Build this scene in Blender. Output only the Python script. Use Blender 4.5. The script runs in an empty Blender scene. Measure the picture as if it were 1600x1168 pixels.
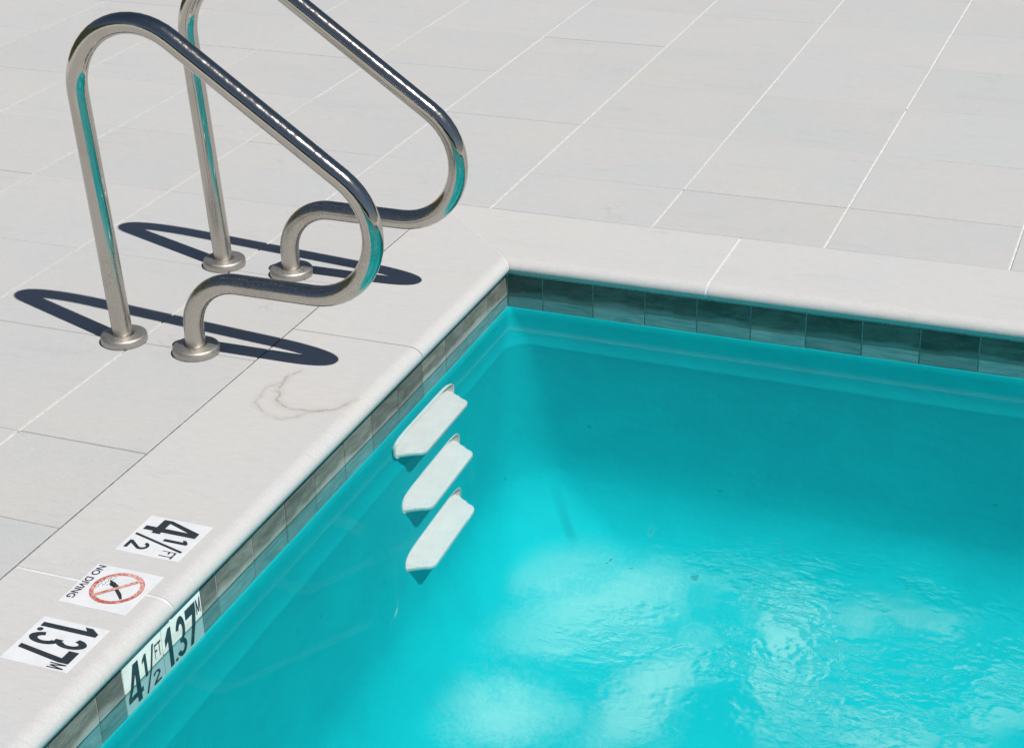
import bpy, bmesh, math, random
from mathutils import Matrix, Vector
random.seed(11)
R = math.radians
sc = bpy.context.scene
C = sc.collection

# ------------------------------------------------------------------ camera
cam_d = bpy.data.cameras.new('camera')
cam = bpy.data.objects.new('camera', cam_d); C.objects.link(cam)
cam.rotation_mode = 'XYZ'
CP = (1.71788228, -4.23432886, 1.90744531)
YAW, PITCH, ROLL = 0.384513261, 1.11014871, -0.0262468831
cam.matrix_world = (Matrix.Translation(CP) @ Matrix.Rotation(YAW, 4, 'Z') @ Matrix.Rotation(PITCH, 4, 'X') @ Matrix.Rotation(ROLL, 4, 'Z'))
cam_d.sensor_fit = 'HORIZONTAL'; cam_d.sensor_width = 36.0
cam_d.lens = 2730.77653 / 1600.0 * 36.0
cam_d.clip_start = 0.05; cam_d.clip_end = 500
sc.camera = cam

# ------------------------------------------------------------------ light
SUN = Vector((0.552, -0.228, 1.0)).normalized()
w = bpy.data.worlds.new('World'); sc.world = w; w.use_nodes = True
wn = w.node_tree; wn.nodes.clear()
wo = wn.nodes.new('ShaderNodeOutputWorld'); bg = wn.nodes.new('ShaderNodeBackground'); sky = wn.nodes.new('ShaderNodeTexSky')
sky.sky_type = 'NISHITA'; sky.sun_disc = False
sky.sun_elevation = math.asin(SUN.z); sky.sun_rotation = math.atan2(SUN.x, SUN.y)
sky.air_density = 1.0; sky.dust_density = 0.6; sky.ozone_density = 1.2
bg.inputs[1].default_value = 0.05
wn.links.new(sky.outputs[0], bg.inputs[0]); wn.links.new(bg.outputs[0], wo.inputs[0])
sd = bpy.data.lights.new('sun', 'SUN'); sun = bpy.data.objects.new('sun', sd); C.objects.link(sun)
sd.energy = 5.0; sd.angle = R(0.53); sd.color = (1.0, 0.965, 0.92)
sun.rotation_euler = SUN.to_track_quat('Z', 'Y').to_euler()
sun.location = (2, -1, 5)
sd.cycles.is_caustics_light = True
sc.view_settings.view_transform = 'Standard'; sc.view_settings.look = 'None'
sc.view_settings.exposure = 0.06; sc.view_settings.gamma = 1.0; sc.view_settings.use_curve_mapping = False
sc.cycles.max_bounces = 8; sc.cycles.diffuse_bounces = 4; sc.cycles.transmission_bounces = 8
sc.cycles.caustics_reflective = False; sc.cycles.caustics_refractive = True
sc.cycles.blur_glossy = 0.0; sc.cycles.sample_clamp_indirect = 6.0
sc.cycles.use_adaptive_sampling = True; sc.cycles.adaptive_threshold = 0.025

# ------------------------------------------------------------------ node helpers
def mat(name):
    m = bpy.data.materials.new(name); m.use_nodes = True
    return m, m.node_tree, m.node_tree.nodes['Principled BSDF']
def N(nt, t, **kw):
    n = nt.nodes.new(t)
    for k, v in kw.items():
        if k.startswith('i_'):
            key = k[2:]
            n.inputs[int(key) if key.isdigit() else key].default_value = v
        else: setattr(n, k, v)
    return n
def L(nt, a, b): nt.links.new(a, b)
def math_(nt, op, a, b=None, c=None, clamp=False):
    n = nt.nodes.new('ShaderNodeMath'); n.operation = op; n.use_clamp = clamp
    for i, v in enumerate((a, b, c)):
        if v is None: continue
        if isinstance(v, (int, float)): n.inputs[i].default_value = v
        else: nt.links.new(v, n.inputs[i])
    return n.outputs[0]
def noise(nt, vec, scale, detail=4, rough=0.55, dist=0.0):
    n = N(nt, 'ShaderNodeTexNoise'); n.inputs['Scale'].default_value = scale; n.inputs['Detail'].default_value = detail
    n.inputs['Roughness'].default_value = rough; n.inputs['Distortion'].default_value = dist
    if vec is not None: nt.links.new(vec, n.inputs['Vector'])
    return n.outputs['Fac']
def mapping(nt, vec, scale=(1, 1, 1), loc=(0, 0, 0), rot=(0, 0, 0)):
    n = N(nt, 'ShaderNodeMapping'); n.inputs['Scale'].default_value = scale; n.inputs['Location'].default_value = loc
    n.inputs['Rotation'].default_value = rot; nt.links.new(vec, n.inputs['Vector']); return n.outputs[0]
def maprange(nt, v, a, b, c=0.0, d=1.0, smooth=True):
    n = N(nt, 'ShaderNodeMapRange'); n.interpolation_type = 'SMOOTHSTEP' if smooth else 'LINEAR'
    for i, x in enumerate((a, b, c, d)): n.inputs[1 + i].default_value = x
    nt.links.new(v, n.inputs[0]); return n.outputs[0]
def mixc(nt, f, a, b, mode='MIX'):
    n = N(nt, 'ShaderNodeMix'); n.data_type = 'RGBA'; n.blend_type = mode
    if isinstance(f, (int, float)): n.inputs[0].default_value = f
    else: nt.links.new(f, n.inputs[0])
    for i, x in ((6, a), (7, b)):
        if isinstance(x, tuple): n.inputs[i].default_value = x if len(x) == 4 else (*x, 1)
        else: nt.links.new(x, n.inputs[i])
    return n.outputs[2]
def bump(nt, h, strength, dist, bs):
    n = N(nt, 'ShaderNodeBump'); n.inputs['Strength'].default_value = strength; n.inputs['Distance'].default_value = dist
    nt.links.new(h, n.inputs['Height']); nt.links.new(n.outputs[0], bs.inputs['Normal']); return n
def geo(nt): return N(nt, 'ShaderNodeNewGeometry').outputs['Position']

# ------------------------------------------------------------------ materials
def stone_mat(name, base, warm, rnd=0.05, stain=False):
    m, nt, b = mat(name); P = geo(nt)
    oi = N(nt, 'ShaderNodeObjectInfo')
    off = N(nt, 'ShaderNodeVectorMath', operation='MULTIPLY_ADD')
    cmb = N(nt, 'ShaderNodeCombineXYZ'); L(nt, oi.outputs['Random'], cmb.inputs[0]); L(nt, oi.outputs['Random'], cmb.inputs[1])
    L(nt, cmb.outputs[0], off.inputs[0]); off.inputs[1].default_value = (37, 91, 0); L(nt, P, off.inputs[2])
    Q = off.outputs[0]
    big = noise(nt, Q, 2.2, 4, 0.6)
    vein = noise(nt, mapping(nt, Q, (1.3, 6.5, 1), rot=(0, 0, 0.25)), 2.4, 6, 0.62, 0.6)
    fine = noise(nt, P, 420, 2, 0.7)
    mid = noise(nt, P, 60, 4, 0.7)
    c = mixc(nt, maprange(nt, big, 0.35, 0.68), base, warm)
    c = mixc(nt, maprange(nt, vein, 0.53, 0.8, 0, 0.17), c, (0.27, 0.27, 0.26))
    # thin darker veins
    vv = math_(nt, 'ABSOLUTE', math_(nt, 'SUBTRACT', noise(nt, mapping(nt, Q, (1.0, 4.2, 1), rot=(0, 0, 0.2)), 1.7, 5, 0.6, 0.9), 0.5))
    c = mixc(nt, math_(nt, 'MULTIPLY', maprange(nt, vv, 0.0, 0.012, 1, 0), maprange(nt, noise(nt, Q, 5, 2), 0.52, 0.7, 0, 0.22)), c, (0.19, 0.19, 0.18))
    k = math_(nt, 'ADD', maprange(nt, fine, 0.2, 0.8, -0.17, 0.17, False), maprange(nt, noise(nt, mapping(nt, P, (26, 120, 1)), 1.0, 4, 0.7), 0.3, 0.7, -0.045, 0.045, False))
    k = math_(nt, 'ADD', math_(nt, 'ADD', k, 1.0), maprange(nt, oi.outputs['Random'], 0, 1, -rnd, rnd, False))
    hs = N(nt, 'ShaderNodeVectorMath', operation='SCALE'); L(nt, c, hs.inputs[0]); L(nt, k, hs.inputs['Scale'])
    c = hs.outputs[0]
    # tiny dark pits
    pit = N(nt, 'ShaderNodeTexVoronoi'); pit.inputs['Scale'].default_value = 46; L(nt, P, pit.inputs['Vector'])
    pr = N(nt, 'ShaderNodeSeparateColor'); L(nt, pit.outputs['Color'], pr.inputs[0])
    pm = math_(nt, 'MULTIPLY', maprange(nt, pit.outputs['Distance'], 0.05, 0.14, 1, 0), math_(nt, 'GREATER_THAN', pr.outputs[0], 0.955))
    c = mixc(nt, math_(nt, 'MULTIPLY', pm, 0.4), c, (0.14, 0.13, 0.12))
    if stain:   # dried puddle outline on the coping, two wandering tan rings
        d = N(nt, 'ShaderNodeVectorMath', operation='ADD')
        nz = N(nt, 'ShaderNodeTexNoise'); nz.inputs['Scale'].default_value = 16; nz.inputs['Detail'].default_value = 6; nz.inputs['Roughness'].default_value = 0.68; L(nt, P, nz.inputs['Vector'])
        sub = N(nt, 'ShaderNodeVectorMath', operation='MULTIPLY_ADD'); L(nt, nz.outputs['Color'], sub.inputs[0])
        sub.inputs[1].default_value = (0.06, 0.06, 0); sub.inputs[2].default_value = (-0.03, -0.03, 0)
        L(nt, P, d.inputs[0]); L(nt, sub.outputs[0], d.inputs[1])
        for cx, cy, rx, ry, amt, yc in ((-0.135, -0.885, 0.105, 0.13, 0.72, 0.0), (-0.172, -0.955, 0.092, 0.105, 0.5, 0.05)):
            mp = mapping(nt, d.outputs[0], (1 / rx, 1 / ry, 0), (-cx / rx, -cy / ry, 0))
            ln = N(nt, 'ShaderNodeVectorMath', operation='LENGTH'); L(nt, mp, ln.inputs[0])
            rr = math_(nt, 'ABSOLUTE', math_(nt, 'SUBTRACT', ln.outputs['Value'], 1.0))
            line = maprange(nt, rr, 0.004, 0.05, .85, 0)
            halo = maprange(nt, rr, 0.0, 0.2, 0.30, 0)
            sx = N(nt, 'ShaderNodeSeparateXYZ'); L(nt, mp, sx.inputs[0])
            side = maprange(nt, math_(nt, 'ADD', math_(nt, 'MULTIPLY', sx.outputs[0], 0.45), sx.outputs[1]), -0.1, 0.35, 1, 0)
            brk = maprange(nt, noise(nt, P, 38, 3, 0.6), 0.36, 0.52)
            f = math_(nt, 'MULTIPLY', math_(nt, 'MULTIPLY', math_(nt, 'ADD', math_(nt, 'MULTIPLY', line, brk), halo), side), amt * .72)
            c = mixc(nt, f, c, (0.22, 0.19, 0.14))
    L(nt, c, b.inputs['Base Color']); b.inputs['Roughness'].default_value = 0.82
    b.inputs['Specular IOR Level'].default_value = 0.25
    h = math_(nt, 'ADD', math_(nt, 'MULTIPLY', fine, 0.5), mid)
    bump(nt, h, 0.35, 0.0012, b)
    return m
M_paver = stone_mat('pale_paver_stone', (0.418, 0.425, 0.424), (0.440, 0.433, 0.418), 0.016)
M_coping = stone_mat('coping_stone', (0.462, 0.462, 0.458), (0.472, 0.464, 0.448), 0.012, True)

def simple(name, col, rough=0.6, metal=0.0, nz=None, bumpd=None):
    m, nt, b = mat(name); b.inputs['Roughness'].default_value = rough; b.inputs['Metallic'].default_value = metal
    b.inputs['Base Color'].default_value = (*col, 1)
    if nz:
        P = geo(nt); f = noise(nt, P, nz[0], 5, 0.65)
        c = mixc(nt, maprange(nt, f, 0.3, 0.7), tuple(x * (1 - nz[1]) for x in col), tuple(min(1, x * (1 + nz[1])) for x in col))
        L(nt, c, b.inputs['Base Color'])
        if bumpd: bump(nt, f, 0.5, bumpd, b)
    return m
M_grout = simple('light_grout', (0.56, 0.555, 0.535), 0.95, nz=(45, 0.14), bumpd=0.0015)
M_white_grout = simple('white_joint_sealant', (0.57, 0.58, 0.59), 0.7, nz=(50, 0.10), bumpd=0.0006)
M_tgrout = simple('tile_grout', (0.46, 0.47, 0.44), 0.9, nz=(160, 0.3))
M_mortar = simple('mortar', (0.3, 0.3, 0.28), 0.95, nz=(40, 0.2))
M_black = simple('black_print', (0.022, 0.028, 0.036), 0.5, nz=(300, 0.35))
M_dark_joint = simple('dark_open_joint', (0.16, 0.16, 0.155), 0.95, nz=(60, 0.4))
M_debris = simple('dark_debris', (0.07, 0.05, 0.035), 0.9, nz=(300, 0.3))

def red_print():
    m, nt, b = mat('worn_red_print'); P = geo(nt)
    f = noise(nt, P, 190, 5, 0.75); g = noise(nt, P, 14, 2)
    t = math_(nt, 'ADD', f, maprange(nt, g, 0.3, 0.7, -0.10, 0.10))
    c = mixc(nt, maprange(nt, t, 0.42, 0.62), (0.36, 0.085, 0.06), (0.60, 0.36, 0.32))
    L(nt, c, b.inputs['Base Color']); b.inputs['Roughness'].default_value = 0.6
    return m
M_red = red_print()
def plate_mat():
    m, nt, b = mat('white_marker_vinyl'); P = geo(nt)
    c = mixc(nt, maprange(nt, noise(nt, P, 22, 5, 0.7), 0.35, 0.7), (0.62, 0.63, 0.645), (0.56, 0.57, 0.58))
    L(nt, c, b.inputs['Base Color']); b.inputs['Roughness'].default_value = 0.55
    bump(nt, noise(nt, P, 300, 2), 0.2, 0.0005, b); return m
M_plate = plate_mat()

def tile_mat(name, white=False):
    m, nt, b = mat(name); P = geo(nt)
    oi = N(nt, 'ShaderNodeObjectInfo')
    off = N(nt, 'ShaderNodeVectorMath', operation='ADD'); cmb = N(nt, 'ShaderNodeCombineXYZ')
    L(nt, math_(nt, 'MULTIPLY', oi.outputs['Random'], 31.0), cmb.inputs[2])
    L(nt, P, off.inputs[0]); L(nt, cmb.outputs[0], off.inputs[1])
    st = noise(nt, mapping(nt, off.outputs[0], (9, 9, 44)), 1.0, 8, 0.78, 0.5)
    big = noise(nt, mapping(nt, off.outputs[0], (9, 9, 22)), 1.0, 4, 0.6)
    fine = noise(nt, P, 330, 3, 0.75)
    sep = N(nt, 'ShaderNodeSeparateXYZ'); L(nt, P, sep.inputs[0]); z = sep.outputs[2]
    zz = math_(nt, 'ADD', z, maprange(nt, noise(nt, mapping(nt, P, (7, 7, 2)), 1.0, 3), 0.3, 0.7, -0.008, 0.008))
    if white:
        c = mixc(nt, maprange(nt, big, 0.35, 0.7, 0, 0.5), (0.86, 0.86, 0.82), (0.60, 0.58, 0.48))
        scum = math_(nt, 'MULTIPLY', maprange(nt, zz, -0.108, -0.092, 1, 0), maprange(nt, zz, -0.145, -0.118, 0, 1))
        c = mixc(nt, math_(nt, 'MULTIPLY', scum, 0.35), c, (0.5, 0.48, 0.38))
        c = mixc(nt, maprange(nt, zz, -0.128, -0.112, 0.85, 0), c, (0.84, 0.92, 0.91))  # submerged part painted paler, for the light reaching it through the water
    else:
        c = mixc(nt, maprange(nt, st, 0.30, 0.72), (0.095, 0.091, 0.075), (0.24, 0.231, 0.203))
        c = mixc(nt, maprange(nt, big, 0.5, 0.75, 0, 0.7), c, (0.085, 0.083, 0.065))
        c = mixc(nt, math_(nt, 'MULTIPLY', maprange(nt, fine, 0.55, 0.8), 0.35), c, (0.42, 0.43, 0.38))
        # lime line left by the water
        scum = math_(nt, 'MULTIPLY', maprange(nt, zz, -0.108, -0.094, 1, 0), maprange(nt, zz, -0.145, -0.118, 0, 1))
        c = mixc(nt, math_(nt, 'MULTIPLY', scum, 0.6), c, (0.40, 0.41, 0.37))
        c = mixc(nt, maprange(nt, zz, -0.130, -0.112, 0.8, 0), c, mixc(nt, maprange(nt, st, 0.36, 0.66), (0.20, 0.46, 0.48), (0.52, 0.70, 0.70)))  # lighter teal painted below the waterline, for light scattered in the water
    if not white:
        vs = N(nt, 'ShaderNodeVectorMath', operation='SCALE'); L(nt, c, vs.inputs[0]); L(nt, maprange(nt, oi.outputs['Random'], 0, 1, 0.72, 1.2, False), vs.inputs['Scale']); c = vs.outputs[0]
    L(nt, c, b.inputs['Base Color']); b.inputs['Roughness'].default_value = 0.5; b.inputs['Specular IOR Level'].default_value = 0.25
    bump(nt, math_(nt, 'ADD', st, math_(nt, 'MULTIPLY', fine, 0.4)), 0.5, 0.0015, b)
    return m
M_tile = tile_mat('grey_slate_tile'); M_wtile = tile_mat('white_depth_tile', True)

def plaster():
    m, nt, b = mat('turquoise_pool_plaster'); P = geo(nt)
    sep = N(nt, 'ShaderNodeSeparateXYZ'); L(nt, P, sep.inputs[0]); z = sep.outputs[2]
    a = noise(nt, P, 3.2, 5, 0.6, 0.3); s = noise(nt, mapping(nt, P, (4, 4, 1.2)), 1.5, 6, 0.65, 0.8)
    c = mixc(nt, maprange(nt, a, 0.3, 0.7), (0.003, 0.60, 0.655), (0.003, 0.655, 0.70))
    c = mixc(nt, maprange(nt, s, 0.45, 0.72, 0, 0.22), c, (0.003, 0.50, 0.57))
    # bright light on the water, painted into the floor as pale patches
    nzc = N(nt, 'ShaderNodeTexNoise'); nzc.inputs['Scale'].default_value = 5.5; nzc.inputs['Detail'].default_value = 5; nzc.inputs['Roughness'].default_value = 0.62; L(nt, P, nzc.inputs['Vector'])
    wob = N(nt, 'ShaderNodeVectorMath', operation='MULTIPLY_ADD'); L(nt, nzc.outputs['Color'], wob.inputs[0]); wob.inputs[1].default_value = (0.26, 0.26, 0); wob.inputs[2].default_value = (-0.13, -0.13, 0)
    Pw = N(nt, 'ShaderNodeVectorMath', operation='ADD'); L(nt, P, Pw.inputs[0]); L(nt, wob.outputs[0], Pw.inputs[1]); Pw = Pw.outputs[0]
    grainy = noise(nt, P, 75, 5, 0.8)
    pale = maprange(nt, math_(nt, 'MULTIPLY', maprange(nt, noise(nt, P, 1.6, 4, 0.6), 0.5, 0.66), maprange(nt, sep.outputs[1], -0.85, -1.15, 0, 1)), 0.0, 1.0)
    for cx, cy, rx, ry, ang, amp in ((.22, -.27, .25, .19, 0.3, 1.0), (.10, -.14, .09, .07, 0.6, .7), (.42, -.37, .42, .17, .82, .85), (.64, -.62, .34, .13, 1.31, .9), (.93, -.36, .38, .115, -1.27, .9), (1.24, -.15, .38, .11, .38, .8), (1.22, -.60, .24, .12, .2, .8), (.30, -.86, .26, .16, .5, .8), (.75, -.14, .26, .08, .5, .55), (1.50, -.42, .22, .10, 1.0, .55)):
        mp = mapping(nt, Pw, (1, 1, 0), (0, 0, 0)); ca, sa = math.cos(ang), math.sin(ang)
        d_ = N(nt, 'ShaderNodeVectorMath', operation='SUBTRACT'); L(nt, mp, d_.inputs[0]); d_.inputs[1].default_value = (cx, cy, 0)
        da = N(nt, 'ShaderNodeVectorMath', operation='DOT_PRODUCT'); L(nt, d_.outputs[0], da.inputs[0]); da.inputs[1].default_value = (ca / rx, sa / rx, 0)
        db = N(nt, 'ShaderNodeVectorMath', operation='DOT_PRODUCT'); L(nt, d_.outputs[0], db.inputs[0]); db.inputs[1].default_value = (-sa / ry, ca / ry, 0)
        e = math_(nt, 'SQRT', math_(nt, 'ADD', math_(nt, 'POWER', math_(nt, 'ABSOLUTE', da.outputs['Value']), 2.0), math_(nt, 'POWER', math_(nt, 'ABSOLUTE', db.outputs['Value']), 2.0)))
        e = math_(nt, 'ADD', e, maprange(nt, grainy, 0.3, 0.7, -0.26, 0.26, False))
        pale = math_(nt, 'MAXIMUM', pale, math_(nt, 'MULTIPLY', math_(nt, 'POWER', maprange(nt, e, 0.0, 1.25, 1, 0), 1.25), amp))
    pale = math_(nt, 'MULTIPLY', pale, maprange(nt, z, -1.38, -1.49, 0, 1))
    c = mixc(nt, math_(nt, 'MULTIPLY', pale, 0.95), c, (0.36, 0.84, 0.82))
    # shadows and bright rims of surface bubbles, painted as dots on the floor
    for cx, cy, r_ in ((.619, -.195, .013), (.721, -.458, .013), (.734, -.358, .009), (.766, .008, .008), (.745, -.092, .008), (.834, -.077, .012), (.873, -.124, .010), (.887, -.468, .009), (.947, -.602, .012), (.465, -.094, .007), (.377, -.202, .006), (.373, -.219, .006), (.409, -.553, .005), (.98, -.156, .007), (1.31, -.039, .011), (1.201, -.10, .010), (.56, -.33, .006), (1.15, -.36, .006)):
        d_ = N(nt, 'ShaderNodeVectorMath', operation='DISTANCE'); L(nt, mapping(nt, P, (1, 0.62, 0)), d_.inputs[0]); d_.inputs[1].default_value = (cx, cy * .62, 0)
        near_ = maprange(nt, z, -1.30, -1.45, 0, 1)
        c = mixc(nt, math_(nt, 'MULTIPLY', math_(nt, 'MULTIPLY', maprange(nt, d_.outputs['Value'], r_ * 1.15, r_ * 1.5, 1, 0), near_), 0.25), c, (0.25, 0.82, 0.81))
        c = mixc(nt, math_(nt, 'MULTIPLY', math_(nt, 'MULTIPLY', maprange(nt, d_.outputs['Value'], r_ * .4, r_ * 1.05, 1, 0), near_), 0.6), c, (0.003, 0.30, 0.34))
    # darker streak running out of the corner
    d_ = N(nt, 'ShaderNodeVectorMath', operation='SUBTRACT'); L(nt, P, d_.inputs[0]); d_.inputs[1].default_value = (.17, -.07, 0)
    da = N(nt, 'ShaderNodeVectorMath', operation='DOT_PRODUCT'); L(nt, d_.outputs[0], da.inputs[0]); da.inputs[1].default_value = (.62, -.78, 0)
    db = N(nt, 'ShaderNodeVectorMath', operation='DOT_PRODUCT'); L(nt, d_.outputs[0], db.inputs[0]); db.inputs[1].default_value = (.78, .62, 0)
    sc_ = math_(nt, 'MULTIPLY', maprange(nt, math_(nt, 'ABSOLUTE', db.outputs['Value']), 0.004, 0.022, 1, 0), maprange(nt, math_(nt, 'ABSOLUTE', da.outputs['Value']), 0.10, 0.17, 1, 0))
    sc_ = math_(nt, 'MULTIPLY', sc_, maprange(nt, z, -1.2, -1.42, 0, 1))
    c = mixc(nt, math_(nt, 'MULTIPLY', sc_, 0.7), c, (0.003, 0.46, 0.50))
    # specks
    sp = N(nt, 'ShaderNodeTexVoronoi'); sp.inputs['Scale'].default_value = 9; L(nt, P, sp.inputs['Vector'])
    pr = N(nt, 'ShaderNodeSeparateColor'); L(nt, sp.outputs['Color'], pr.inputs[0])
    pm = math_(nt, 'MULTIPLY', maprange(nt, sp.outputs['Distance'], 0.04, 0.09, 1, 0), math_(nt, 'GREATER_THAN', pr.outputs[1], 0.86))
    c = mixc(nt, math_(nt, 'MULTIPLY', pm, 0.4), c, (0.004, 0.2, 0.22))
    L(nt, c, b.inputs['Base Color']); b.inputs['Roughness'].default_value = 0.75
    b.inputs['Specular IOR Level'].default_value = 0.15
    bump(nt, noise(nt, P, 14, 6, 0.6), 0.3, 0.01, b)
    return m
M_plaster = plaster()

def water_mat():
    m = bpy.data.materials.new('pool_water'); m.use_nodes = True; nt = m.node_tree; nt.nodes.clear()
    out = N(nt, 'ShaderNodeOutputMaterial'); g = N(nt, 'ShaderNodeBsdfRefraction')
    g.inputs['IOR'].default_value = 1.33; g.inputs['Roughness'].default_value = 0.0; g.inputs['Color'].default_value = (0.93, 0.995, 1, 1)
    P = geo(nt)
    slow = noise(nt, mapping(nt, P, (1, 1.5, 0)), 2.6, 3, 0.5)
    fine = noise(nt, mapping(nt, P, (1, 1.9, 0), rot=(0, 0, 0.35)), 13, 4, 0.6, 1.4)
    # the breeze and a few drips disturb one area
    dist = N(nt, 'ShaderNodeVectorMath', operation='LENGTH'); L(nt, mapping(nt, P, (0.85, 1.35, 0), (-1.25 * 0.85, 1.42 * 1.35, 0)), dist.inputs[0])
    reg = math_(nt, 'MULTIPLY', maprange(nt, dist.outputs['Value'], 0.20, 0.66, 1, 0), maprange(nt, noise(nt, P, 4.6, 4, 0.65), 0.45, 0.64, 0.03, 1))
    vor = N(nt, 'ShaderNodeTexVoronoi'); vor.inputs['Scale'].default_value = 11.0; L(nt, mapping(nt, P, (1, 1, 0)), vor.inputs['Vector'])
    sc_ = N(nt, 'ShaderNodeSeparateColor'); L(nt, vor.outputs['Color'], sc_.inputs[0])
    ring = math_(nt, 'MULTIPLY', math_(nt, 'SINE', math_(nt, 'MULTIPLY', vor.outputs['Distance'], 46.0)), maprange(nt, vor.outputs['Distance'], 0.02, 0.26, 1, 0))
    ring = math_(nt, 'MULTIPLY', ring, math_(nt, 'GREATER_THAN', sc_.outputs[0], 0.6))
    h = math_(nt, 'MULTIPLY', math_(nt, 'MULTIPLY', slow, 0.010), maprange(nt, dist.outputs['Value'], 0.30, 0.72, 1, 0.0))
    h = math_(nt, 'ADD', h, math_(nt, 'MULTIPLY', math_(nt, 'MULTIPLY', fine, reg), 0.0068))
    h = math_(nt, 'ADD', h, math_(nt, 'MULTIPLY', math_(nt, 'MULTIPLY', ring, reg), 0.0006))
    bp = N(nt, 'ShaderNodeBump'); bp.inputs['Strength'].default_value = 1.0; bp.inputs['Distance'].default_value = 1.0
    L(nt, h, bp.inputs['Height']); L(nt, bp.outputs[0], g.inputs['Normal'])
    gl = N(nt, 'ShaderNodeBsdfGlossy'); gl.inputs['Roughness'].default_value = 0.0; L(nt, bp.outputs[0], gl.inputs['Normal'])
    fr = N(nt, 'ShaderNodeFresnel'); fr.inputs['IOR'].default_value = 1.33; L(nt, bp.outputs[0], fr.inputs['Normal'])
    mx = N(nt, 'ShaderNodeMixShader'); L(nt, math_(nt, 'MULTIPLY', fr.outputs[0], 0.6), mx.inputs[0]); L(nt, g.outputs[0], mx.inputs[1]); L(nt, gl.outputs[0], mx.inputs[2])
    L(nt, mx.outputs[0], out.inputs['Surface'])
    return m
M_water = water_mat()

def steel(name, rough, spots):
    m, nt, b = mat(name); P = geo(nt)
    f = noise(nt, P, 260, 4, 0.75); g = noise(nt, P, 9, 4, 0.6); s = noise(nt, mapping(nt, P, (90, 90, 3)), 1, 3, 0.7)
    sep = N(nt, 'ShaderNodeSeparateXYZ'); L(nt, P, sep.inputs[0])
    dirt = math_(nt, 'MULTIPLY', maprange(nt, f, 0.5, 0.68), maprange(nt, g, 0.4, 0.62, 0.1, 1.0))
    dirt = math_(nt, 'MULTIPLY', dirt, maprange(nt, sep.outputs[2], 0.1, 0.75, 0.9, 0.25))
    c = mixc(nt, math_(nt, 'MULTIPLY', dirt, spots), (0.50, 0.475, 0.43), (0.15, 0.11, 0.075))
    c = mixc(nt, maprange(nt, g, 0.5, 0.75, 0, 0.35), c, (0.40, 0.35, 0.28))
    L(nt, c, b.inputs['Base Color']); b.inputs['Metallic'].default_value = 1.0
    r = math_(nt, 'ADD', math_(nt, 'ADD', rough, math_(nt, 'MULTIPLY', dirt, 0.35)), maprange(nt, s, 0.3, 0.7, -0.03, 0.06))
    r = math_(nt, 'ADD', r, maprange(nt, sep.outputs[2], 0.02, 0.5, 0.20, 0.0))
    L(nt, r, b.inputs['Roughness']); bump(nt, math_(nt, 'ADD', f, math_(nt, 'MULTIPLY', s, 0.5)), 0.05, 0.0005, b)
    return m
M_steel = steel('weathered_stainless_tube', 0.085, 0.6)
M_flange = steel('satin_stainless_flange', 0.30, 0.6)
M_step = simple('white_step_plastic', (0.88, 0.86, 0.845), 0.42, nz=(25, 0.03))

# ------------------------------------------------------------------ mesh helpers
def link(name, me, m=None, parent=None):
    o = bpy.data.objects.new(name, me); C.objects.link(o)
    if m and me and not me.materials: me.materials.append(m)
    if parent: o.parent = parent
    return o
def mesh_bm(name, bm, smooth=False):
    me = bpy.data.meshes.new(name); bm.normal_update(); bm.to_mesh(me); bm.free()
    if smooth:
        for p in me.polygons: p.use_smooth = True
    return me
def box_bm(x0, x1, y0, y1, z0, z1, bev=0.0, seg=1):
    bm = bmesh.new(); bmesh.ops.create_cube(bm, size=1)
    for v in bm.verts: v.co = Vector(((x0 + x1) / 2 + v.co.x * (x1 - x0), (y0 + y1) / 2 + v.co.y * (y1 - y0), (z0 + z1) / 2 + v.co.z * (z1 - z0)))
    if bev: bmesh.ops.bevel(bm, geom=[e for e in bm.edges], offset=bev, segments=seg, affect='EDGES', profile=0.5)
    return bm
def tag(o, label=None, cat=None, group=None, kind=None):
    for k, v in (('label', label), ('category', cat), ('group', group), ('kind', kind)):
        if v: o[k] = v
    return o
def empty(name, loc):
    o = bpy.data.objects.new(name, None); C.objects.link(o); o.location = loc; o.empty_display_size = 0.1; return o

# ------------------------------------------------------------------ dimensions
W = 0.363                    # coping width
PX, PY = 6.6, -7.2           # far ends of the pool
WX, WY = -0.008, 0.014       # tile faces
ZW = -0.113                  # water level
CS = 0.512; C0 = -0.7117     # paver columns
TB = -0.203                  # bottom of the tile band

# ------------------------------------------------------------------ ground and pavers
bm = bmesh.new()
o_ = [(-60, -60), (60, -60), (60, 60), (-60, 60)]; i_ = [(-W + 0.02, PY - W), (PX + W, PY - W), (PX + W, W - 0.02), (-W + 0.02, W - 0.02)]
vo = [bm.verts.new((x, y, -0.0034)) for x, y in o_]; vi = [bm.verts.new((x, y, -0.0034)) for x, y in i_]
for k in range(4):
    bm.faces.new((vo[k], vo[(k + 1) % 4], vi[(k + 1) % 4], vi[k]))
vd = [bm.verts.new((x, y, -0.3)) for x, y in i_]
for k in range(4): bm.faces.new((vi[k], vi[(k + 1) % 4], vd[(k + 1) % 4], vd[k]))
deck = tag(link('pool_deck', mesh_bm('pool_deck', bm), M_grout), kind='structure', label='pale stone paved pool deck around the water')

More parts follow.
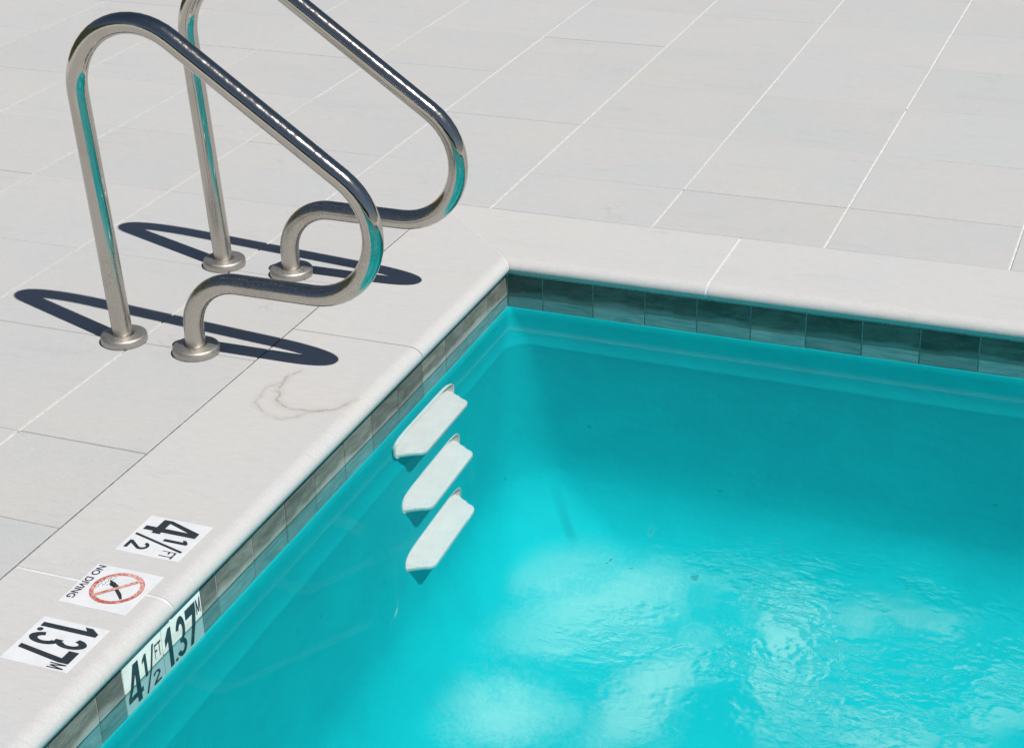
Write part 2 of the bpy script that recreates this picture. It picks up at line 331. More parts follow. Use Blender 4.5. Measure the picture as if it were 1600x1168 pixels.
paver_cache = {}
def paver(x0, x1, y0, y1, jx=0.0032, jy=0.0014):
    sx, sy = round(x1 - x0 - 2 * jx, 4), round(y1 - y0 - 2 * jy, 4)
    if (sx, sy) not in paver_cache:
        bm = box_bm(-sx / 2, sx / 2, -sy / 2, sy / 2, -0.03, 0.0, 0.0014)
        me = mesh_bm('paver', bm); me.materials.append(M_paver); paver_cache[(sx, sy)] = me
    o = link('paver', paver_cache[(sx, sy)], None, deck)
    o.location = ((x0 + x1) / 2 + random.uniform(-.0005, .0005), (y0 + y1) / 2 + random.uniform(-.0004, .0004), random.uniform(-0.0006, 0.0004))
    o.rotation_euler = (random.uniform(-.0012, .0012), random.uniform(-.0012, .0012), random.uniform(-.0012, .0012))
cols = [C0 + k * CS for k in range(-7, 9)]
rows_up = [W, 0.693] + [0.693 + 0.5015 * k for k in range(1, 8)]
rows_left = [-3.165, -2.66, -2.16, -1.657, -1.3155, -0.8075, -0.310, 0.1915, 0.693]
for i in range(len(cols) - 1):
    x0, x1 = cols[i], cols[i + 1]
    if x1 < -W:                                 # left of the pool: full height columns
        rws = rows_left + rows_up[2:]
        for a, b_ in zip(rws, rws[1:]): paver(x0, x1, a, b_)
    elif x0 < -W:                               # the column cut by the coping
        for a, b_ in zip(rows_left, rows_left[1:]):
            if a >= 0: continue
            if b_ > 0 and b_ < W: pass
            paver(x0, -W, a, b_)
        # one paver notched round the outer corner of the coping, cut in two here
        paver(x0, -W, 0.1915, 0.363, 0.0036, 0.0008); paver(x0, x1, 0.363, 0.693, 0.0036, 0.0008)
        for a, b_ in zip(rows_up[1:], rows_up[2:]): paver(x0, x1, a, b_)
    else:
        for a, b_ in zip(rows_up, rows_up[1:]): paver(x0, x1, a, b_)

# ------------------------------------------------------------------ coping
coping = tag(link('pool_coping', mesh_bm('pool_coping', box_bm(-W + 0.012, -0.034, PY, W - 0.012, -0.30, -0.052)), M_mortar), kind='structure', label='pale bullnose stone coping round the pool')
for nm, b_ in (('coping_bed', (-0.034, PX + 0.3, 0.034, W - 0.012)), ('coping_bed', (PX + 0.034, PX + 0.33, PY, 0.034)), ('coping_bed', (-W, PX + .33, PY - W, PY - 0.01))):
    link(nm, mesh_bm(nm, box_bm(*b_, -0.30, -0.052)), M_mortar, coping)
def nose_profile():
    """(offset from the pool edge towards the deck, z): flat top, rounded nose, underside."""
    T = 0.050; r = T / 2; pts = [(W - 0.0015, -T), (W - 0.0015, -0.0015), (W - 0.003, 0.0), (0.05, 0.0)]
    for k in range(0, 13):
        a = math.pi / 2 - math.pi * k / 12
        # slightly flattened top shoulder
        pts.append((0.030 - 0.036 * math.cos(a) if k <= 6 else 0.030 - 0.036 * math.cos(a), -r + r * math.sin(a)))
    return pts
PROF = nose_profile()
def coping_stone(axis, t0, t1, mitre0=False, mitre1=False, g=0.0):
    """axis 'y': runs along the left edge from y=t0 to t1; axis 'x': along the far edge."""
    bm = bmesh.new(); loops = []
    for end in (0, 1):
        lp = []
        for d, z in PROF:
            t = (t0, t1)[end]
            if axis == 'y':
                if end == 1 and mitre1: t = d - 0.0022
                lp.append(bm.verts.new((-d, t, z)))
            else:
                if end == 0 and mitre0: t = -d + 0.0022
                lp.append(bm.verts.new((t, d, z)))
        loops.append(lp)
    n = len(PROF)
    for k in range(n):
        f = bm.faces.new((loops[0][k], loops[0][(k + 1) % n], loops[1][(k + 1) % n], loops[1][k]))
        f.smooth = 4 <= k < n - 1
    for lp in loops: bm.faces.new([bm.verts.new(v.co) for v in lp])
    bmesh.ops.recalc_face_normals(bm, faces=bm.faces[:])
    me = bpy.data.meshes.new('coping_stone'); bm.to_mesh(me); bm.free()
    me.materials.append(M_coping)
    o = link('coping_stone', me, None, coping); return o
coping_stone('y', -0.6075, 0, mitre1=True)
coping_stone('y', -1.811, -0.6105)
coping_stone('y', -3.02, -1.8185); coping_stone('y', -4.22, -3.025); coping_stone('y', -5.42, -4.225); coping_stone('y', -7.2, -5.425)
coping_stone('x', 0, 0.578, mitre0=True)
coping_stone('x', 0.5855, 1.786); coping_stone('x', 1.792, 2.99); coping_stone('x', 2.996, 4.19); coping_stone('x', 4.196, 6.6)
# grout in the coping joints, following the nose a hair below the stone
for b4 in ((-W - 0.0036, -W + 0.0014, -5.0, W + 0.001), (-W, 4.6, W - 0.0014, W + 0.0012)):
    link('open_joint', mesh_bm('open_joint', box_bm(*b4, -0.02, -0.0020)), M_dark_joint, deck)
link('open_joint', mesh_bm('open_joint', box_bm(-0.70, -W - 0.004, -1.6595, -1.6545, -0.02, -0.0021)), M_dark_joint, deck)
link('open_joint', mesh_bm('open_joint', box_bm(-0.70, -W - 0.004, -0.8085, -0.8065, -0.02, -0.0021)), M_dark_joint, deck)
def joint(axis, t0, t1, m, inset=0.0012):
    bm = bmesh.new(); loops = []
    for t in (t0, t1):
        lp = []
        for d, z in PROF[2:]:
            cx = d + (inset if d < 0.1 and z < -0.0001 or d < .05 else 0); cz = z - inset if z > -0.028 else z + inset
            lp.append(bm.verts.new((-cx, t, cz) if axis == 'y' else (t, cx, cz)))
        loops.append(lp)
    for k in range(len(loops[0]) - 1):
        f = bm.faces.new((loops[0][k], loops[0][k + 1], loops[1][k + 1], loops[1][k])); f.smooth = True
    return link('joint_grout', mesh_bm('joint_grout', bm), m, coping)
joint('y', -1.8195, -1.8100, M_white_grout); joint('x', 0.577, 0.5865, M_white_grout); joint('y', -0.6110, -0.6070, M_grout, 0.003)
bm = bmesh.new()
lp = [[], []]
for s, e in ((0, -0.004), (1, 0.004)):
    for d, z in PROF[2:]:
        cx = d + (0.0004 if d < 0.045 else 0); cz = z - 0.0005 if z > -0.028 else z
        lp[s].append(bm.verts.new((-cx + e * .7, cx + e * .7, cz)))
for k in range(len(lp[0]) - 1): bm.faces.new((lp[0][k], lp[0][k + 1], lp[1][k + 1], lp[1][k])).smooth = True
link('joint_grout', mesh_bm('joint_grout', bm), M_white_grout, coping)
# far sides of the pool (out of the photograph)
link('coping_slab', mesh_bm('coping_slab', box_bm(PX, PX + W, PY - W, W, -0.056, 0.0, 0.01, 2)), M_coping, coping)
link('coping_slab', mesh_bm('coping_slab', box_bm(-W, PX - .002, PY - W, PY, -0.056, 0.0, 0.01, 2)), M_coping, coping)

# ------------------------------------------------------------------ wall and tile band
wall = tag(link('pool_wall', mesh_bm('pool_wall', box_bm(WX - 0.010, WX - 0.0025, PY, WY + 0.010, -0.30, -0.050)), M_tgrout), kind='structure', label='pool wall with a band of grey tiles at the waterline')
link('wall_face', mesh_bm('wall_face', box_bm(WX - 0.0025, PX, WY + 0.0025, WY + 0.010, -0.30, -0.050)), M_tgrout, wall)
def tile(axis, t0, t1, m, name='tile', z1=-0.053, z0=TB):
    g = 0.0017; th = 0.010
    bm = box_bm(-th / 2, th / 2, -(t1 - t0) / 2 + g, (t1 - t0) / 2 - g, z0, z1, 0.001) if axis == 'y' else box_bm(-(t1 - t0) / 2 + g, (t1 - t0) / 2 - g, -th / 2, th / 2, z0, z1, 0.001)
    me = mesh_bm(name, bm); me.materials.append(m)
    o = link(name, me, None, wall)
    jit = random.uniform(-0.0005, 0.0005)
    o.location = (WX - th / 2 + jit, (t0 + t1) / 2, 0) if axis == 'y' else ((t0 + t1) / 2, WY + th / 2 + jit, 0)
    o.rotation_euler = (0, 0, random.uniform(-.002, .002))
    return o
ys = [WY, -0.134, -0.283, -0.431, -0.582, -0.733, -0.884, -1.035, -1.184, -1.330, -1.478, -1.631, -1.695, -1.846, -1.985, -2.072]
while ys[-1] > -4.4: ys.append(ys[-1] - 0.152)
for a, b_ in zip(ys, ys[1:]):
    if b_ in (-1.846, -1.985): continue
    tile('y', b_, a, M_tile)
xs = [WX, 0.098, 0.249, 0.401, 0.551, 0.703, 0.855, 1.007, 1.160, 1.313]
while xs[-1] < 3.4: xs.append(xs[-1] + 0.1525)
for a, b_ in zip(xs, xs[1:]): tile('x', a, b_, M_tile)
link('tile_run', mesh_bm('tile_run', box_bm(WX - .01, WX, PY, ys[-1] - .003, TB, -0.053)), M_tile, wall)
link('tile_run', mesh_bm('tile_run', box_bm(xs[-1] + .003, PX, WY, WY + .01, TB, -0.053)), M_tile, wall)

# ------------------------------------------------------------------ basin
prof = [(-0.006, TB + 0.0, .004), (0.001, TB - 0.001, .006), (0.0035, TB - 0.005, .010), (0.0045, -0.25, .02), (0.005, -0.33, .04), (0.006, -0.375, .055), (0.009, -0.405, .065), (0.013, -0.426, .07), (0.0145, -0.433, .07), (0.0140, -0.440, .07), (0.0125, -0.47, .08), (0.012, -0.56, .09), (0.012, -0.8, .12), (0.016, -1.05, .15)]
FZ = -1.50; rc = 0.38
for k in range(1, 11):
    a = math.pi / 2 * k / 10
    prof.append((0.016 + rc * (1 - math.cos(a)), FZ + rc - rc * math.sin(a), 0.15 + rc * (1 - math.cos(a))))
bm = bmesh.new(); NA = 10; rings = []
def ring_pts(d, z, r):
    x0, x1, y0, y1 = WX + d, PX - d, PY + d, WY - d; pts = []
    for cx, cy, a0 in ((x0 + r, y1 - r, 180), (x0 + r, y0 + r, 270), (x1 - r, y0 + r, 360), (x1 - r, y1 - r, 450)):
        arc = []
        for k in range(NA + 1):
            a = R(a0 - 90 * k / NA) if a0 == 180 else None
            arc.append(a)
        pts.append((cx, cy, a0))
    out = []
    for (cx, cy), (sa, ea) in zip([(x0 + r, y1 - r), (x0 + r, y0 + r), (x1 - r, y0 + r), (x1 - r, y1 - r)], [(90, 180), (180, 270), (270, 360), (0, 90)]):
        for k in range(NA + 1):
            a = R(sa + (ea - sa) * k / NA); out.append((cx + r * math.cos(a), cy + r * math.sin(a), z))
    return out
def densify(pts):
    # subdivide the long straight runs so shading stays even
    out = []
    for k, pnt in enumerate(pts):
        out.append(pnt); q = pts[(k + 1) % len(pts)]
        if k % (NA + 1) == NA:
            for s in range(1, 24):
                t = s / 24; out.append(tuple(pnt[i] + (q[i] - pnt[i]) * t for i in range(3)))
    return out
for d, z, r in prof: rings.append([bm.verts.new(c) for c in densify(ring_pts(d, z, r))])
n = len(rings[0])
for a, b_ in zip(rings, rings[1:]):
    for k in range(n): bm.faces.new((a[k], a[(k + 1) % n], b_[(k + 1) % n], b_[k])).smooth = True
bm.faces.new(rings[-1]).smooth = True
bmesh.ops.recalc_face_normals(bm, faces=bm.faces[:])
for f in bm.faces: f.normal_flip()
bm.normal_update()
# openings for the moulded steps
OY, OZ, STEPS = 0.186, 0.054, [(-0.608, -0.310), (-0.586, -0.644), (-0.590, -0.959)]
def oblong(hy, hz, nn=40, ex=0.62):
    return [(math.copysign(abs(math.cos(2 * math.pi * k / nn)) ** (ex * .55), math.cos(2 * math.pi * k / nn)) * hy, math.copysign(abs(math.sin(2 * math.pi * k / nn)) ** ex, math.sin(2 * math.pi * k / nn)) * hz) for k in range(nn)]
for cy, cz in STEPS:
    P_ = [(cy + a, cz + b) for a, b in oblong(OY - .002, OZ - .002, 24)]
    def near(f):
        c_ = [v.co for v in f.verts]
        return max(v.x for v in c_) < 0.05 and min(v.y for v in c_) < cy + OY and max(v.y for v in c_) > cy - OY and min(v.z for v in c_) < cz + OZ and max(v.z for v in c_) > cz - OZ
    for (a0, b0), (a1, b1) in zip(P_, P_[1:] + P_[:1]):
        fs = [f for f in bm.faces if near(f)]
        g_ = set(fs) | {e for f in fs for e in f.edges} | {v for f in fs for v in f.verts}
        bmesh.ops.bisect_plane(bm, geom=list(g_), plane_co=(0, a0, b0), plane_no=(0, b1 - b0, -(a1 - a0)), dist=1e-6)
    kill = []
    for f in bm.faces:
        c_ = f.calc_center_median()
        if c_.x > 0.05: continue
        if all((a1 - a0) * (c_.z - b0) - (b1 - b0) * (c_.y - a0) > 0 for (a0, b0), (a1, b1) in zip(P_, P_[1:] + P_[:1])): kill.append(f)
    bmesh.ops.delete(bm, geom=kill, context='FACES')
me = bpy.data.meshes.new('pool_basin'); bm.to_mesh(me); bm.free()
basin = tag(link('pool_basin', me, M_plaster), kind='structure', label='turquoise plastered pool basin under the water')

# ------------------------------------------------------------------ water
bm = bmesh.new(); bm.faces.new([bm.verts.new(c) for c in ((WX - .004, PY, ZW), (PX, PY, ZW), (PX, WY + .004, ZW), (WX - .004, WY + .004, ZW))])
me = mesh_bm('water', bm, True)
water = tag(link('water', me, M_water), kind='structure', label='clear turquoise pool water, calm with ripples lower right')
water.cycles.is_caustics_caster = True

# ------------------------------------------------------------------ grab rails
def fillet(V, radii, seg=18):
    out = [V[0]]
    for i in range(1, len(V) - 1):
        p0, p1, p2 = Vector(V[i - 1]), Vector(V[i]), Vector(V[i + 1]); r = radii[i - 1]
        a = (p0 - p1).normalized(); b = (p2 - p1).normalized(); ang = a.angle(b); t = r / math.tan(ang / 2)
        c = p1 + (a + b).normalized() * (r / math.sin(ang / 2)); s = p1 + a * t - c; e = p1 + b * t - c
        tot = s.angle(e); ax = s.cross(e).normalized()
        for k in range(seg + 1): out.append(c + Matrix.Rotation(tot * k / seg, 3, ax) @ s)
    out.append(V[-1]); return [Vector(v) for v in out]
def tube_mesh(name, path, r, sides=40):
    bm = bmesh.new(); rings = []
    fine = [path[0]]
    for a, b in zip(path, path[1:]):
        m_ = max(1, int((b - a).length / 0.03))
        for k in range(1, m_ + 1): fine.append(a.lerp(b, k / m_))
    for i, p in enumerate(fine):
        t = (fine[min(i + 1, len(fine) - 1)] - fine[max(i - 1, 0)]).normalized()
        u = Vector((0, 1, 0)); v = t.cross(u).normalized()
        rings.append([bm.verts.new(p + r * (math.cos(2 * math.pi * k / sides) * u + math.sin(2 * math.pi * k / sides) * v)) for k in range(sides)])
    for a, b in zip(rings, rings[1:]):
        for k in range(sides): bm.faces.new((a[k], a[(k + 1) % sides], b[(k + 1) % sides], b[k]))
    bm.faces.new(rings[0]); bm.faces.new(rings[-1]); bmesh.ops.recalc_face_normals(bm, faces=bm.faces[:])
    return mesh_bm(name, bm, True)
def lathe(name, prof, seg=56):
    bm = bmesh.new(); rings = [[bm.verts.new((r * math.cos(2 * math.pi * k / seg), r * math.sin(2 * math.pi * k / seg), z)) for k in range(seg)] for r, z in prof]
    for a, b in zip(rings, rings[1:]):
        for k in range(seg): bm.faces.new((a[k], a[(k + 1) % seg], b[(k + 1) % seg], b[k]))
    bmesh.ops.recalc_face_normals(bm, faces=bm.faces[:])
    me = mesh_bm(name, bm, True)
    return me
# side view of the rail in (x, z), x measured from the pool edge
lx0 = -0.744
V = [(lx0, 0, -0.02), (lx0 - 0.0585, 0, 1.020), (0.359, 0, 0.206), (-0.530, 0, 0.206), (-0.530, 0, -0.02)]
path = fillet([Vector(v) for v in V], [0.176, 0.170, 0.135])
TR = 0.0260
tube_me = tube_mesh('tube', path, TR); tube_me.materials.append(M_steel)
fl_me = lathe('flange', [(TR + .0004, 0.018), (TR + 0.002, 0.0225), (TR + 0.005, 0.0230), (0.0545, 0.0215), (0.0570, 0.0205), (0.0588, 0.0185), (0.0592, 0.016), (0.0600, 0.0145), (0.0600, 0.002), (0.058, 0.0)])
fl_me.materials.append(M_flange)
def rail(y, label, dx=0.0):
    r = empty('grab_rail', (dx, y, 0))
    tag(r, label, 'grab rail', 'steel grab rails of the pool ladder')
    t = link('tube', tube_me, None, r)
    for x in (lx0, -0.530):
        f = link('flange', fl_me, None, r); f.location = (x, 0, 0)
    return r
rail(-0.8122, 'nearer looped stainless steel grab rail, complete in view, in front of the other rail', 0.0)
rail(-0.2850, 'farther looped stainless steel grab rail, cut by the top edge, nearer the pool corner', -0.006)

# ------------------------------------------------------------------ pool steps
WXS = WX + 0.0125          # face of the plaster at the steps
def loft(name, rings, caps=(True, True), smooth=True):
    bm = bmesh.new(); rv = [[bm.verts.new(c) for c in r] for r in rings]; n_ = len(rv[0])
    for a, b in zip(rv, rv[1:]):
        for k in range(n_): bm.faces.new((a[k], a[(k + 1) % n_], b[(k + 1) % n_], b[k])).smooth = smooth
    if caps[0]: bm.faces.new(rv[0])
    if caps[1]: bm.faces.new(rv[-1])
    bmesh.ops.recalc_face_normals(bm, faces=bm.faces[:])
    me = bpy.data.meshes.new(name); bm.to_mesh(me); bm.free(); me.materials.append(M_step); return me
# rim that laps the plaster and runs back into a shallow pocket
pk = []
for gy, x in ((0.0022, -0.003), (0.0022, 0.0008), (0.0014, 0.0022), (0.0002, 0.0024), (-0.0010, 0.0016), (-0.0016, 0.0), (-0.003, -0.03), (-0.006, -0.055)):
    pk.append([(x, a, b) for a, b in oblong(OY + gy, OZ + gy)])
pocket_me = loft('wall_pocket', pk, (False, True))
def tread_outline(ins):
    """(x, y) outline: full width inside the pocket, tapering a little to rounded outer corners."""
    hw, ho, xo, r = OY - 0.006 - ins, 0.153 - ins * .8, 0.062 - ins, 0.028
    pts = [(-0.050, -hw), (-0.004, -hw)]
    a = R(72)
    cx, cy = xo - r, ho - r
    pts += [(cx + r * math.cos(t), -(cy + r * math.sin(-t) * 1.0) if False else -cy + r * math.sin(t)) for t in [R(-80 + 80 * k / 10) for k in range(11)]]
    pts += [(cx + r * math.cos(t), cy + r * math.sin(t)) for t in [R(80 * k / 10) for k in range(11)]]
    pts += [(-0.004, hw), (-0.050, hw)]
    return pts
tr = []
for ins, z in ((0.0042, 0.0), (0.0018, -0.0006), (0.0, -0.003), (0.0, -0.018), (0.003, -0.022), (0.016, -0.032), (0.030, -0.040)):
    tr.append([(x, y, z) for x, y in tread_outline(ins)])
tread_me = loft('tread', tr)
for p_ in tread_me.polygons:
    if len(p_.vertices) > 4: p_.use_smooth = False
bm = bmesh.new()
for k in range(13):
    x = -0.030 + k * 0.0068
    r_ = bmesh.ops.create_cube(bm, size=1)
    for v in r_['verts']: v.co = Vector((x + v.co.x * 0.0026, v.co.y * (0.325 if k < 9 else 0.285 - (k - 9) * .012), 0.0006 + v.co.z * 0.0030))
grip_me = mesh_bm('grip_ribs', bm); grip_me.materials.append(M_step)
for (cy, cz), lab in zip(STEPS, ('white plastic pool ladder step nearest the water surface, topmost of three',
                       'white plastic pool ladder step between the upper and lower ones',
                       'white plastic pool ladder step deepest under water, lowest of three')):
    s_ = empty('pool_step', (WXS, cy, cz)); tag(s_, lab, 'step', 'white steps of the pool ladder under the water')
    t = link('tread', tread_me, None, s_); t.location = (0, 0.004, -0.019); link('grip_ribs', grip_me, None, t)
    link('wall_pocket', pocket_me, None, s_)

# ------------------------------------------------------------------ markings
def text_obj(s, m, parent, name='lettering', size=1.0, bold=0.0, box=None, M=None, th=0.0):
    """text s scaled to fill box=(u0,u1,v0,v1) of the local plate frame M (u right, v up, w out)."""
    cu = bpy.data.curves.new(name, 'FONT'); cu.body = s; cu.size = 1.0; cu.offset = bold; cu.fill_mode = 'FRONT'; cu.resolution_u = 8
    tmp = bpy.data.objects.new('tmp', cu); C.objects.link(tmp)
    bpy.context.view_layer.update()
    me = bpy.data.meshes.new_from_object(tmp); bpy.data.objects.remove(tmp)
    xs_ = [v.co.x for v in me.vertices]; ys_ = [v.co.y for v in me.vertices]
    a0, a1, b0, b1 = min(xs_), max(xs_), min(ys_), max(ys_)
    for v in me.vertices:
        u = box[0] + (v.co.x - a0) / (a1 - a0) * (box[1] - box[0]); w_ = box[2] + (v.co.y - b0) / (b1 - b0) * (box[3] - box[2])
        v.co = Vector((u, w_, th))
    me.name = name; me.materials.clear(); me.materials.append(m)
    me.transform(M); return link(name, me, None, parent)
def poly_obj(polys, m, parent, name, M, th):
    bm = bmesh.new()
    for P_ in polys:
        bm.faces.new([bm.verts.new((u, v, th)) for u, v in P_])
    bmesh.ops.triangulate(bm, faces=bm.faces[:])
    me = mesh_bm(name, bm); me.materials.append(m); me.transform(M); return link(name, me, None, parent)
def stroke(pts, w_):
    polys = []
    for (a, b), (c, d) in zip(pts, pts[1:]):
        l = math.hypot(c - a, d - b); nx, ny = -(d - b) / l * w_ / 2, (c - a) / l * w_ / 2
        polys.append([(a + nx, b + ny), (a - nx, b - ny), (c - nx, d - ny), (c + nx, d + ny)])
    return polys
# stencil style numerals drawn in a unit box (u right, v up)
def arc(cx, cy, rx, ry, a0, a1, n=14): return [(cx + rx * math.cos(R(a0 + (a1 - a0) * k / n)), cy + ry * math.sin(R(a0 + (a1 - a0) * k / n))) for k in range(n + 1)]
def band(outer, inner): return [[outer[k], outer[k + 1], inner[k + 1], inner[k]] for k in range(len(outer) - 1)]
def g1(): return [[(.42, 0), (.86, 0), (.86, 1), (.52, 1), (.42, .93)], [(.08, .70), (.42, .78), (.42, .93), (.52, 1), (.08, .84)]]
def g4(): return [[(.58, 0), (.86, 0), (.86, 1), (.58, 1)], [(.0, .20), (1.0, .20), (1.0, .36), (.0, .36)], [(.0, .36), (.20, .36), (.58, .80), (.58, 1.0), (.50, 1.0)]]
def g7(): return [[(0, .82), (1, .82), (1, 1), (0, 1)], [(.20, 0), (.52, 0), (1.0, .82), (.64, .82)]]
def g3():
    o = band(arc(.48, .735, .48, .265, 165, -80), arc(.48, .735, .20, .125, 165, -80)) + band(arc(.48, .275, .52, .275, 80, -165), arc(.48, .275, .22, .13, 80, -165))
    return o + [[(.34, .44), (.56, .44), (.56, .58), (.34, .58)]]
def g2():
    return band(arc(.48, .70, .48, .30, 170, -30), arc(.48, .70, .22, .155, 170, -30)) + [[(.895, .55), (.67, .62), (.0, .14), (.0, .0), (.14, .0), (.40, .17)], [(0, 0), (1, 0), (1, .16), (0, .16)]]
def gdot(): return [arc(.5, .5, .5, .5, 0, 337.5, 15)]
def gM(): return [[(0, 0), (.18, 0), (.18, 1), (0, 1)], [(.82, 0), (1, 0), (1, 1), (.82, 1)], [(.0, 1), (.21, 1), (.60, .1), (.40, .1)], [(.79, 1), (1, 1), (.60, .1), (.40, .1)]]
def gF(): return [[(0, 0), (.2, 0), (.2, 1), (0, 1)], [(.2, .86), (1, .86), (1, 1), (.2, 1)], [(.2, .45), (.85, .45), (.85, .59), (.2, .59)]]
def gT(): return [[(0, .86), (1, .86), (1, 1), (0, 1)], [(.4, 0), (.6, 0), (.6, .86), (.4, .86)]]
def place(gl, u0, u1, v0, v1, sz=1.0):
    return [[((u0 + x * (u1 - u0)) * sz[0], (v0 + y * (v1 - v0)) * sz[1]) for x, y in P_] for P_ in gl]
def glyphs(kind, sz):
    if kind == 'feet':
        P_ = place(g4(), .05, .43, .08, .92, sz) + place(g1(), .455, .60, .52, .90, sz) + place(g2(), .69, .89, .07, .42, sz)
        P_ += place([[(0, 0), (.16, 0), (1, 1), (.84, 1)]], .49, .79, .05, .93, sz)
        return P_, place(gF(), .80, .875, .66, .88, sz) + place(gT(), .885, .97, .66, .88, sz)
    P_ = place(g1(), .03, .24, .08, .92, sz) + place(gdot(), .24, .315, .08, .17, sz) + place(g3(), .32, .56, .07, .93, sz) + place(g7(), .58, .84, .08, .92, sz)
    return P_, place(gM(), .86, .97, .68, .92, sz)
def stack(polys):   # each overlapping piece of a glyph a hair above the one before
    return polys
def glyph_obj(polys, m, parent, name, M, th):
    bm = bmesh.new()
    for i, P_ in enumerate(polys):
        vs = [bm.verts.new((u, v, th + (i % 7) * 0.00003)) for u, v in P_]; bm.faces.new(vs)
    bmesh.ops.recalc_face_normals(bm, faces=bm.faces[:])
    for f in bm.faces:
        if f.normal.z < 0: f.normal_flip()
    bmesh.ops.triangulate(bm, faces=bm.faces[:])
    me = mesh_bm(name, bm); me.materials.append(m); me.transform(M); return link(name, me, None, parent)
def frame(origin, u, v):
    u, v = Vector(u), Vector(v); w_ = u.cross(v)
    return Matrix(((u.x, v.x, w_.x, origin[0]), (u.y, v.y, w_.y, origin[1]), (u.z, v.z, w_.z, origin[2]), (0, 0, 0, 1)))
def deck_marker(y_start, y_end, xb, xt, name, label, cat, kind):
    su, sv = y_start - y_end, xt - xb
    o = empty(name, ((xb + xt) / 2, (y_start + y_end) / 2, 0)); tag(o, label, cat, 'white pool markings on the coping')
    F = Matrix.Translation((-o.location.x, -o.location.y, 0)) @ frame((xb, y_start, 0.0), (0, -1, 0), (1, 0, 0))
    bm = box_bm(0, su, 0, sv, -0.001, 0.0012, 0.0005); me = mesh_bm('plate', bm); me.transform(F); me.materials.append(M_plate); link('plate', me, None, o)
    return o, F, (su, sv)
o, F, sz = deck_marker(-1.549, -1.692, -0.205, -0.056, 'depth_marker', 'white square coping marker reading 4 1/2 FT, beside the NO DIVING marker', 'depth marker', 'feet')
a_, b_ = glyphs('feet', sz); glyph_obj(a_, M_black, o, 'numeral', F, 0.0015); glyph_obj(b_, M_black, o, 'unit_letters', F, 0.0015)
o, F, sz = deck_marker(-1.946, -2.090, -0.200, -0.052, 'depth_marker', 'white square coping marker reading 1.37 M at the left edge of the photo', 'depth marker', 'metres')
a_, b_ = glyphs('metres', sz); glyph_obj(a_, M_black, o, 'numeral', F, 0.0015); glyph_obj(b_, M_black, o, 'unit_letters', F, 0.0015)
o, F, sz = deck_marker(-1.749, -1.892, -0.206, -0.053, 'no_diving_sign', 'white square coping marker with a worn red no diving symbol', 'warning sign', 'dive')
s0, s1 = sz
cx, cy, ro, ri = .47 * s0, .570 * s1, .385 * s0, .318 * s0
glyph_obj(band(arc(cx, cy, ro, ro, 0, 360, 48), arc(cx, cy, ri, ri, 0, 360, 48)), M_red, o, 'prohibition_ring', F, 0.0017)
ang = math.atan2(.31 - .76, .72 - .20)
glyph_obj(stroke([(cx - .325 * s0 * math.cos(ang), cy - .325 * s0 * math.sin(ang)), (cx + .325 * s0 * math.cos(ang), cy + .325 * s0 * math.sin(ang))], 0.0088), M_red, o, 'prohibition_bar', F, 0.0020)
def uv(P_): return [(a * s0, b * s1) for a, b in P_]
diver = [uv([(.30, .365), (.36, .395), (.375, .43), (.34, .43)]), uv([(.335, .42), (.40, .41), (.445, .45), (.455, .50), (.40, .515), (.35, .48)]),
         uv([(.37, .50), (.45, .49), (.50, .53), (.50, .575), (.45, .585), (.40, .55)]), uv([(.45, .56), (.50, .54), (.60, .645), (.70, .745), (.675, .765), (.575, .70)])]
glyph_obj(diver, M_black, o, 'diver_figure', F, 0.0014)
wv = []
for dv in (0.0, .055, .11):
    pts = [(.27 + .30 * k / 16 - dv * .35, .30 + dv - .0 + .012 * math.sin(k * 1.57)) for k in range(17)]
    wv += stroke(uv(pts[: 13 if dv else 17]), 0.0009)
glyph_obj(wv, M_black, o, 'wave_lines', F, 0.0014)
text_obj('NO DIVING', M_black, o, 'lettering', bold=0.022, box=(.03 * s0, .88 * s0, .035 * s1, .15 * s1), M=F, th=0.0015)
# tiled-in markers on the wall
def wall_marker(y0, y1, label, kind):
    z0, z1 = TB, -0.053
    o = empty('depth_tile', (WX, (y0 + y1) / 2, z0)); tag(o, label, 'depth marker', 'white depth tiles in the waterline band')
    F = Matrix.Translation(-o.location) @ frame((WX, y0 + .0015, z0), (0, 1, 0), (0, 0, 1)); s = (y1 - y0 - .003, z1 - z0)
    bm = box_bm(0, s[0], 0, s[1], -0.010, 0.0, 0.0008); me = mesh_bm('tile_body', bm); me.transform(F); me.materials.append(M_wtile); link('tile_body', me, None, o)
    a_, b_ = glyphs(kind, s); glyph_obj(a_, M_black, o, 'numeral', F, 0.0004); glyph_obj(b_, M_black, o, 'unit_letters', F, 0.0004)
wall_marker(-1.985, -1.846, 'white waterline tile reading 4 1/2 FT, half under water below the coping', 'feet')
wall_marker(-1.846, -1.695, 'white waterline tile reading 1.37 M, half under water below the coping', 'metres')

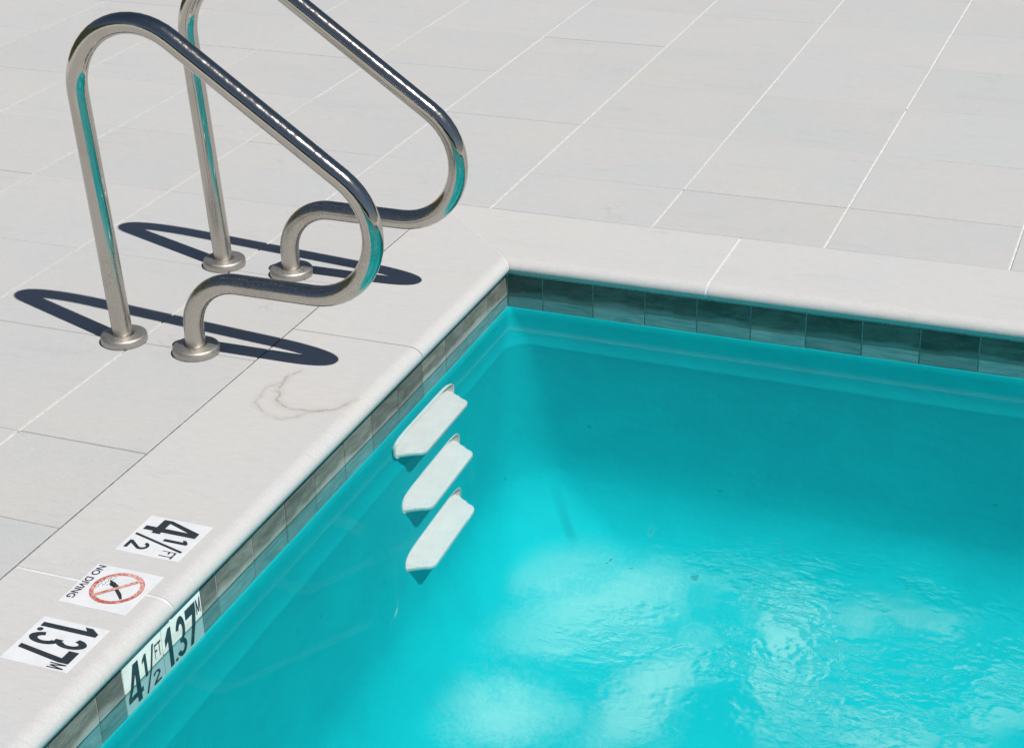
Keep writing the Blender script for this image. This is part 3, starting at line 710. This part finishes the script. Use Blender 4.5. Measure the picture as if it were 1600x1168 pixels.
# ------------------------------------------------------------------ small debris in the joints
bm = bmesh.new()
for x, y, s in ((-0.360, -1.022, .0045), (-0.362, -1.40, .003), (-0.364, -1.31, .004), (0.316, 0.690, .006), (0.8245, 1.69, .006), (-0.712, -1.316, .004), (1.336, 1.69, .004), (-0.71, -0.87, .004), (0.32, 1.19, .003), (-0.7, -1.1, .004), (-1.22, -0.2, .004), (0.836, 1.19, .003), (1.335, 2.19, .004)):
    for k in range(4):
        r = bmesh.ops.create_icosphere(bm, subdivisions=1, radius=s * random.uniform(.25, .6))
        ox, oy = random.gauss(0, s * .6), random.gauss(0, s * .6)
        for v in r['verts']: v.co = Vector((x + ox + v.co.x * random.uniform(.7, 1.3), y + oy + v.co.y * random.uniform(.7, 1.3), -0.003 + abs(v.co.z) * .9))
tag(link('debris', mesh_bm('debris', bm), M_debris), kind='stuff', label='dark crumbs of dirt caught in the paver joints')

# ------------------------------------------------------------------ unseen fence-like and hedge-like blocks, added for steel reflections and darker shade
def amber_screen_mat():
    m, nt, b = mat('amber_screen'); P = geo(nt)
    c = mixc(nt, maprange(nt, noise(nt, mapping(nt, P, (7, 7, 0.6)), 1, 4), 0.3, 0.7), (0.30, 0.15, 0.045), (0.42, 0.235, 0.08))
    L(nt, c, b.inputs['Base Color']); b.inputs['Roughness'].default_value = 0.7; return m
M_amber_screen = amber_screen_mat(); M_dark_screen = simple('dark_screen_green', (0.035, 0.05, 0.025), 0.9, nz=(9, 0.5))
for nm, b4, z1, m_ in (('added_amber_screen', (-9.2, -9.0, 3.0, 12.8), 1.9, M_amber_screen), ('added_dark_screen', (-9.9, -9.3, -14, 14), 3.6, M_dark_screen), ('added_dark_screen', (-9, 16, 13, 14), 3.4, M_dark_screen), ('added_dark_screen', (-9, 16, -17, -16), 3.4, M_dark_screen)):
    tag(link(nm, mesh_bm(nm, box_bm(*b4, -0.1, z1, 0.04)), m_), kind='structure')

for o in C.objects:
    if o.type == 'MESH' and (o.parent in (wall, basin) or o in (wall, basin) or o.name.split('.')[0] in ('tread', 'wall_pocket', 'grip_ribs', 'tile_body', 'numeral', 'unit_letters')):
        o.cycles.is_caustics_receiver = True
